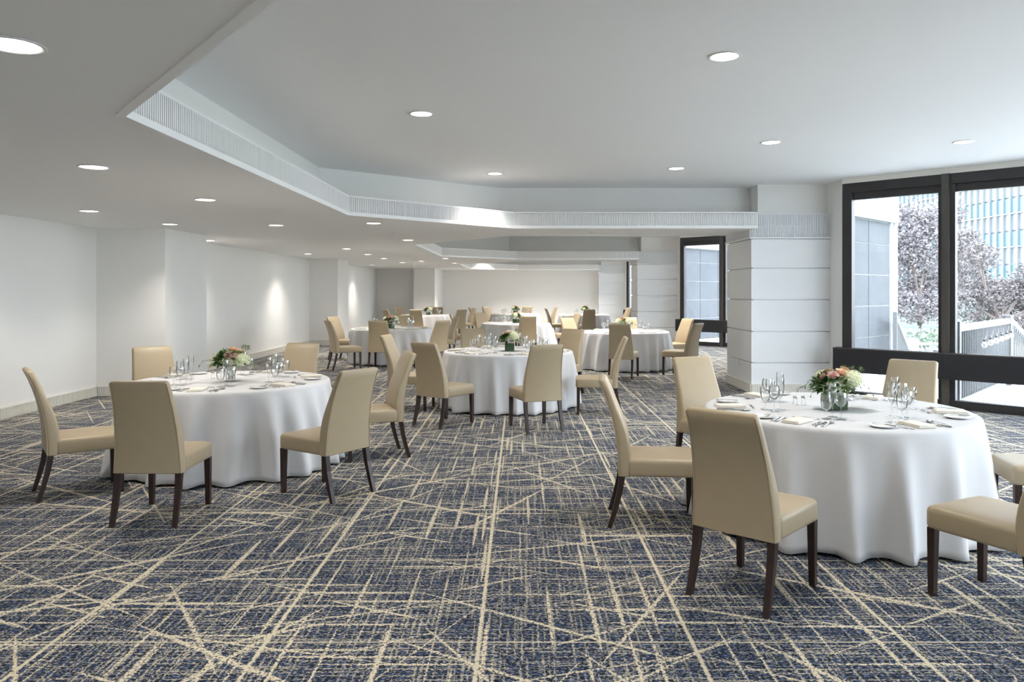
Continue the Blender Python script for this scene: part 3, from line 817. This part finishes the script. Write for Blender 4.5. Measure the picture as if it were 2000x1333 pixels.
def bouquet(seed, style=0):
    rnd = random.Random(seed); root = empty('flower_centrepiece')
    vr, vh = .062, .105
    if style in (0, 2):
        m = MB(); m.loft([rrect(vr, vr, .006, 0, 0, z) for z in (0, .004, vh)], True)
        m2 = MB(); m2.loft([rrect(vr-.004, vr-.004, .006, 0, 0, z) for z in (.006, vh-.008)])
        # broad leaves that line the vase overlap it at a slant
        for k in range(4):
            a = PI/2*k; c, s = math.cos(a), math.sin(a)
            for j, dx in enumerate((-.03, .004, .036)):
                w_ = .02; pts = [(vr-.0035, dx-w_, .006), (vr-.0035, dx+w_, .006), (vr-.0015, dx+w_*1.1, vh*.55), (vr-.0025, dx+.004, vh-.004), (vr-.0025, dx-w_, vh*.6)]
                m2.add([(x*c-y*s, x*s+y*c, z) for x, y, z in pts], [(0,1,2,3,4)])
        m.build('vase', M['vaseglass'], root); m2.build('leaf_lining', M['leafdk'], root)
        base = vh
    else:
        MB().lathe([(.0001, .003), (.03, .003), (.034, .006), (.036, .06), (.05, .115), (.048, .115), (.034, .06), (.030, .012), (.0001, .01)], 24).build('vase', M['glassware'], root, smooth=True)
        m2 = MB()
        for k in range(9):
            a = 2*PI*k/9; m2.tube([(.016*math.cos(a), .016*math.sin(a), .016), (.026*math.cos(a+.6), .026*math.sin(a+.6), .12)], .0022, 4)
        m2.build('stems', M['stem'], root)
        base = .112
    C = Vector((0, 0, base+.055))
    if style == 0: heads = [('hyd', (.085, -.045, .035), .070), ('peach', (.030, -.05, .085), .036), ('peach', (.085, .03, .09), .034), ('pink', (-.035, -.065, .070), .030), ('pink', (-.085, -.02, .055), .026), ('peach', (-.02, .05, .08), .034), ('hyd', (-.02, .09, .03), .062)]
    elif style == 1: heads = [('hyd', (.085, -.02, .0), .062), ('hyd', (-.095, .0, .005), .050), ('pink', (.010, -.065, .045), .040), ('peach', (.03, -.01, .085), .040), ('peach', (.065, .04, .06), .036), ('hyd', (.0, .09, .01), .055)]
    else: heads = [('whitefl', (.005, -.05, .085), .042), ('hyd', (.05, -.06, .030), .068), ('peach', (-.055, -.03, .075), .034), ('hyd', (-.03, .07, .03), .060), ('pink', (.07, .045, .06), .034)]
    for kind, p, r_ in heads:
        m = MB(); c = C+Vector(p)
        if kind == 'hyd':
            hydrangea(m, c, r_, rnd); m.build('hydrangea', M['hyd'], root, label='cream hydrangea head')
        else:
            rose(m, c, r_, rnd, Vector((p[0], p[1], .11))); m.build('rose', M[kind], root, smooth=True, label={'peach': 'peach rose', 'pink': 'pink rose', 'whitefl': 'creamy white rose'}[kind])
    # foliage mass
    for nm, mt_, cnt in (('foliage', 'leafdk', 200), ('foliage', 'leafmd', 240)):
        m = MB()
        for _ in range(cnt):
            a = rnd.uniform(0, 2*PI); el = rnd.uniform(-.25, 1.2)
            if rnd.random() < .5: a = PI*1.05+rnd.gauss(0, .7)
            d = Vector((math.cos(a)*math.cos(el), math.sin(a)*math.cos(el), math.sin(el)))
            p = C+Vector((d.x*.115, d.y*.115, d.z*.075-.018))*rnd.uniform(.6, 1.1)
            leafquad(m, p, d+Vector((rnd.gauss(0,.5), rnd.gauss(0,.5), rnd.gauss(0,.4))), Vector((0,0,1)), rnd.uniform(.030, .052), rnd.uniform(.009, .015))
        m.build(nm, M[mt_], root, kind='stuff')
    m = MB()
    for k in range(3):
        c = C+Vector((.08+.03*k, .05-.05*k, .10))
        for _ in range(34):
            d = Vector((rnd.gauss(0,1), rnd.gauss(0,1), rnd.gauss(.5,1))).normalized(); leafquad(m, c, d, Vector((0,0,1)), .028, .0022)
    m.build('thistle', M['thistle'], root, kind='stuff')
    sp = 6 if style != 1 else 3
    for k in range(sp):
        a = (0.1, PI-.1, -.35, PI+.35, .5, 2.2)[k]+rnd.uniform(-.12, .12); ln = rnd.uniform(.17, .235)
        m = MB(); pts = []
        for i in range(7):
            t = i/6; pts.append(Vector((math.cos(a)*(.04+ln*t*.86), math.sin(a)*(.04+ln*t*.86), base+.035+.045*math.sin(t*2.6)-.045*t*t+.02*rnd.uniform(-1,1)*t)))
        m.tube(pts, .0013, 4)
        for i in range(1, 7):
            for s in (-1, 1):
                d = (pts[i]-pts[i-1]).normalized(); sd = d.cross(Vector((0,0,1)))*s
                leafquad(m, pts[i], d*.8+sd*.8+Vector((0,0,rnd.uniform(-.3,.5))), Vector((0,0,1)), rnd.uniform(.026, .038), .0048)
        m.build('leaf_sprig', M['sprig'], root)
    return root
fl = ['low arrangement of cream hydrangea and peach roses with olive sprigs in a leaf-lined vase', 'hydrangea and pink rose arrangement in a footed glass vase', 'white rose and hydrangea arrangement in a dark leaf-lined vase']
B0 = bouquet(3, 0); B0.scale = (1.15, 1.15, 1.1); B0.location = (2.25-.03, 5.42, ZT); tag(B0, 'cream hydrangea and peach rose arrangement with olive sprigs on %s' % TABLES[0][2], 'flowers', 'flower centrepieces')
B1 = bouquet(8, 1); B1.scale = (1.22, 1.22, 1.18); B1.location = (-2.68, 7.12, ZT); B1.rotation_euler = (0,0,R(8)); tag(B1, 'hydrangea and pink rose arrangement in a flared glass on %s' % TABLES[1][2], 'flowers', 'flower centrepieces')
B2 = bouquet(14, 2); B2.scale = (1.1, 1.1, 1.1); B2.location = (-.14, 10.72, ZT); tag(B2, 'creamy white rose and hydrangea arrangement in a leafy vase on %s' % TABLES[2][2], 'flowers', 'flower centrepieces')
for b in (B0, B1, B2): register(b)
for i, (src, dx, dy, rz) in zip(range(3, 9), ((B0, 0, -.2, 60), (B0, -.02, -.1, 200), (B2, .0, -.1, 150), (B2, .05, 0, 20), (B0, 0, 0, 110), (B1, .03, 0, 70))):
    b = dup(src); b.location = (TABLES[i][0]+dx, TABLES[i][1]+dy, ZT); b.rotation_euler = (0, 0, R(rz))
    tag(b, 'small mixed rose and hydrangea arrangement on %s' % TABLES[i][2], 'flowers', 'flower centrepieces')

# ------------------------------------------------------------------ outdoors
deck = [(XR, YB-6), (24, YB-6), (24, 6.5), (9.3, 14.1), (8.2, 16.2), (13.5, 26), (13.5, 40), (XR, 40)]
MB().prism(deck, -1.2, -.14).build('terrace_base', M['terrace'], kind='structure')
dk2 = [(XR-.5, -12), (24, -12), (24, 6.5), (9.3, 14.1), (8.2, 16.2), (13.5, 26), (13.5, 41), (XR-.5, 41)]
MB().prism(dk2, -.14, -.03).build('terrace', M['terrace'], kind='structure')
MB().prism([(-60, -60), (160, -60), (160, 160), (-60, 160)], -1.35, -1.2).build('ground', M['garden'], kind='structure')
def railing(p, q, z0, z1, label, name='terrace_railing', slope=0, n=None):
    p = Vector(p); q = Vector(q); L = (q-p).length; a = math.atan2(q.y-p.y, q.x-p.x)
    t = empty(name, (p.x, p.y, z0), a); tag(t, label, 'railing')
    h = z1-z0
    def zz(x): return slope*x/L
    def bar(nm, za, zb, w_, mt_):
        m = MB(); m.add([(0,-w_,za),(L,-w_,za+zz(L)),(L,w_,za+zz(L)),(0,w_,za),(0,-w_,zb),(L,-w_,zb+zz(L)),(L,w_,zb+zz(L)),(0,w_,zb)],
              [(0,3,2,1),(4,5,6,7),(0,1,5,4),(1,2,6,5),(2,3,7,6),(3,0,4,7)]); m.build(nm, mt_, t)
    bar('top_rail', h-.09, h, .035, M['railcap']); bar('bottom_rail', .08, .12, .02, M['rail'])
    for x in (0, L): MB().box((x-.04, -.04, min(0, zz(x))-.02), (x+.04, .04, h+.05+zz(x))).build('post', M['rail'], t)
    n = n or int(L/.105); pr = None
    for i in range(1, n):
        x = L*i/n
        if pr is None: pr = MB().box((-.010, -.010, .10), (.010, .010, h-.08)).build('baluster', M['rail'], t); pr.location = (x, 0, zz(x))
        else:
            c = pr.copy(); col.objects.link(c); c.parent = t; c.location = (x, 0, zz(x))
    return t
railing((6.05, 10.62), (8.47, 13.3), -.03, 1.13, 'grey baluster railing with pale cap right outside the big window')
railing((8.56, 13.40), (10.6, 15.2), -.03, 1.13, 'stair railing sloping down from the railing post with the bulbs', 'stair_railing', slope=-1.0)
railing((7.55, 15.45), (9.6, 18.9), -.03, 1.13, 'stair railing sloping down beside the projecting glass bay', 'stair_railing', slope=-1.0)
# string of bulbs on the railing
t = empty('string_light', (0, 0, 0)); tag(t, 'string of clear globe bulbs hung along the terrace railing', 'string light')
pts = []; bl = []
for i in range(49):
    f = i/48; x = 6.30+(8.47-6.30)*f; y = 10.62+(13.3-10.62)*f; k = f*6
    z = 1.02-.10*abs(math.sin(k*PI)); pts.append((x+.05, y-.05, z))
    if i % 8 == 4: bl.append((x+.05, y-.05, z))
MB().tube(pts, .006, 4).build('cable', M['bronze'], t)
for x, y, z in bl:
    MB().lathe([(.0001, -.03), (.016, -.03), (.016, 0), (.0001, 0)], 8, (x, y, z)).build('lamp_holder', M['bronze'], t)
    MB().lathe([(.014, -.03), (.03, -.045), (.042, -.075), (.03, -.108), (.0001, -.118)], 12, (x, y, z)).build('bulb', M['bulb'], t, smooth=True)
# picnic tables on the lower garden
def picnic(x, y, rz, lb):
    t = empty('picnic_table', (x, y, -1.2), rz); tag(t, lb, 'table', 'picnic tables in the garden')
    for k in range(5):
        MB().box((-.9, -.36+k*.145, .72), (.9, -.36+k*.145+.135, .76)).build('plank', M['railcap'], t)
    for s in (-1, 1):
        MB().box((-.9, s*.72-.13, .42), (.9, s*.72+.13, .46)).build('bench', M['railcap'], t)
        MB().box((s*.7-.04, -.72, .34), (s*.7+.04, .72, .42)).build('cross_beam', M['rail'], t)
        MB().tube([(s*.7, -.6, 0), (s*.7, -.15, .72)], .045, 4).build('leg', M['rail'], t); MB().tube([(s*.7, .6, 0), (s*.7, .15, .72)], .045, 4).build('leg', M['rail'], t)
picnic(16.2, 30.0, .3, 'weathered picnic table on the lower garden left of the window mullion'); picnic(19.6, 33.5, .1, 'second picnic table farther back in the lower garden')
def leafcloud(m, blobs, n, rnd, ls=(.10, .17)):
    tot = sum(b[3]*b[4]*b[5] for b in blobs)
    for (x, y, z, a, b, c) in blobs:
        k = int(n*a*b*c/tot)
        for _ in range(k):
            d = Vector((rnd.gauss(0,1), rnd.gauss(0,1), rnd.gauss(0,1))).normalized()*(rnd.uniform(.25, 1)**.45)
            d *= 1+.14*math.sin(d.x*9+d.z*7)+.10*math.sin(d.z*15+d.y*4)
            p = Vector((x+d.x*a, y+d.y*b, z+d.z*c))
            e = Vector((rnd.gauss(0,1), rnd.gauss(0,1), rnd.gauss(0,.7))).normalized(); f = e.cross(Vector((rnd.gauss(0,1), rnd.gauss(0,1), rnd.gauss(0,1)))).normalized()
            s = rnd.uniform(*ls); w_ = s*.55
            m.add([p, p+e*s*.5+f*w_*.5, p+e*s, p+e*s*.5-f*w_*.5], [(0,1,2,3)])
def tree(x, y, zt, blobs, n, leaf, lb, seed, ls=(.12, .2)):
    rnd = random.Random(seed); t = empty('tree', (x, y, -1.2)); tag(t, lb, 'tree', 'trees beyond the terrace')
    m = MB(); m.tube([(0, 0, 0), (.04, 0, 1.0), (-.03, .02, zt)], [.20, .15, .10], 8); m.build('trunk', M['bark'], t, smooth=True)
    for i, b in enumerate(blobs):
        bx, by, bz = b[0]-x, b[1]-y, b[2]+1.2
        s0 = Vector((0, 0, zt*.75)); e = Vector((bx, by, bz)); mid = (s0+e)/2+Vector((rnd.uniform(-.2,.2), rnd.uniform(-.2,.2), .2))
        MB().tube([s0, mid, e, e+(e-mid)*.6], [.07, .05, .03, .012], 5).build('branch', M['bark'], t)
    m = MB(); leafcloud(m, [(b[0]-x, b[1]-y, b[2]+1.2, b[3], b[4], b[5]) for b in blobs], n, rnd, ls); m.build('foliage', M[leaf], t, kind='stuff')
def wp(pxx, pyy, d): return ((pxx-VX)*d/F, d, H-(pyy-HY)*d/F)
def blobs(lst, d):
    r = []
    for (bx, by, rx, rz, dd) in lst:
        x, y, z = wp(bx, by, d+dd); s = (d+dd)/F; r.append((x, y, z, rx*s, rx*s*.8, rz*s))
    return r
bA = blobs([(1775, 455, 48, 60, 0), (1760, 540, 42, 60, 1), (1815, 470, 42, 70, -1), (1830, 560, 46, 60, 1), (1790, 600, 52, 34, 0), (1745, 425, 26, 34, 1), (1880, 500, 34, 46, 1), (1850, 420, 34, 34, 2)], 45)
tree(wp(1795, 650, 45)[0], 45, 3.0, bA, 15000, 'leafA', 'greyish purple leafed tree behind the left pane of the big window', 5, (.15, .26))
bB = blobs([(1885, 480, 34, 36, 0), (1915, 500, 34, 28, -1), (1900, 545, 34, 30, 1), (1935, 575, 40, 36, 0), (1975, 590, 44, 48, 1), (1890, 600, 30, 34, 0), (2010, 560, 34, 50, 1), (2040, 600, 50, 60, 0), (1985, 640, 46, 30, -1), (1930, 625, 34, 26, 1)], 28)
tree(wp(1955, 690, 28)[0], 28, 2.2, bB, 15000, 'leafB', 'brownish grey leafed tree behind the railing at the right edge', 9, (.09, .16))
# shrubs, flower bed and fence at the back of the garden
rnd = random.Random(4)
m = MB(); leafcloud(m, [(24+2.2*i, 40+rnd.uniform(-2, 2), -.9, 1.6, 1.3, .55) for i in range(-6, 8)], 5000, rnd, (.16, .3))
fb = empty('flower_bed', (24, 40, -1.2)); tag(fb, 'pale green flower bed with white blossoms below the trees', 'plants')
m.v = [(x-24, y-40, z+1.2) for x, y, z in m.v]; m.build('foliage', M['hedge'], fb, kind='stuff')
m = MB(); leafcloud(m, [(24+2.2*i+1, 39+rnd.uniform(-2, 2), -.62, 1.4, 1.2, .3) for i in range(-6, 8)], 1600, rnd, (.14, .22))
m.v = [(x-24, y-40, z+1.2) for x, y, z in m.v]; m.build('blossoms', M['bldwhite'], fb, kind='stuff')
t = empty('garden_fence', (10, 52, -1.2)); tag(t, 'teal picket fence across the back of the garden', 'fence')
MB().box((0, -.04, 1.9), (40, .04, 2.05)).build('top_rail', M['tealwall'], t); MB().box((0, -.04, .3), (40, .04, .4)).build('bottom_rail', M['tealwall'], t)
m = MB()
for i in range(200): m.box((i*.2, -.03, .05), (i*.2+.1, .03, 1.95))
m.build('pickets', M['tealwall'], t, kind='stuff')
# tulips by the railing
t = empty('tulip_planter', (8.6, 12.55, -.03)); tag(t, 'planter of pink tulips with green leaves at the right edge beside the railing', 'planter')
MB().loft([rrect(.2, .2, .03, 0, 0, 0.001), rrect(.24, .24, .03, 0, 0, .38)]).build('pot', M['railcap'], t)
m = MB(); f = MB()
for i in range(26):
    x, y = rnd.uniform(-.2, .2), rnd.uniform(-.2, .2); z = rnd.uniform(.62, .9)
    m.tube([(x, y, .36), (x*1.2, y*1.2, z)], .006, 4)
    for _ in range(3): leafquad(m, Vector((x, y, .37)), Vector((rnd.gauss(0,.4), rnd.gauss(0,.4), 1)), Vector((0,1,0)), .34, .03)
    if i < 16: f.lathe([(.0001, 0), (.028, .015), (.034, .04), (.024, .075)], 7, (x*1.2, y*1.2, z))
m.build('leaves', M['hedge'], t, kind='stuff'); f.build('tulip', M['pinkfl'], t, kind='stuff')

# office building far behind: a grid of mullions, blue spandrels and pale glass
t = empty('office_building', (50, 68, -1.2)); tag(t, 'white gridded office building with blue glass bands beyond the trees', 'building')
FH, MW, NC, NF = 3.4, 1.15, 30, 8
MB().box((.3, 0, 0), (14, NC*MW, NF*FH)).build('facade_body', M['bldwhite'], t)
ps = MB().box((.12, .05, 0), (.3, MW-.05, 1.45)).build('spandrel_panel', M['bldblue'], t); ps.location = (0, 0, .6)
pg = MB().box((.16, .05, 0), (.3, MW-.05, 1.70)).build('window_pane', M['bldglass'], t); pg.location = (0, 0, 2.2)
for i in range(NC):
    for j in range(NF):
        if i or j:
            c = ps.copy(); col.objects.link(c); c.parent = t; c.location = (0, i*MW, j*FH+.6)
            c = pg.copy(); col.objects.link(c); c.parent = t; c.location = (0, i*MW, j*FH+2.2)
mm = MB().box((-.05, -.06, 0), (.3, .06, NF*FH)).build('fin', M['bldwhite'], t)
for i in range(1, NC+1):
    c = mm.copy(); col.objects.link(c); c.parent = t; c.location = (0, i*MW, 0)
for j in range(NF+1):
    MB().box((0, 0, 0), (.3, NC*MW, .12)).build('floor_band', M['bldwhite'], t, loc=(0, 0, j*FH+.45))
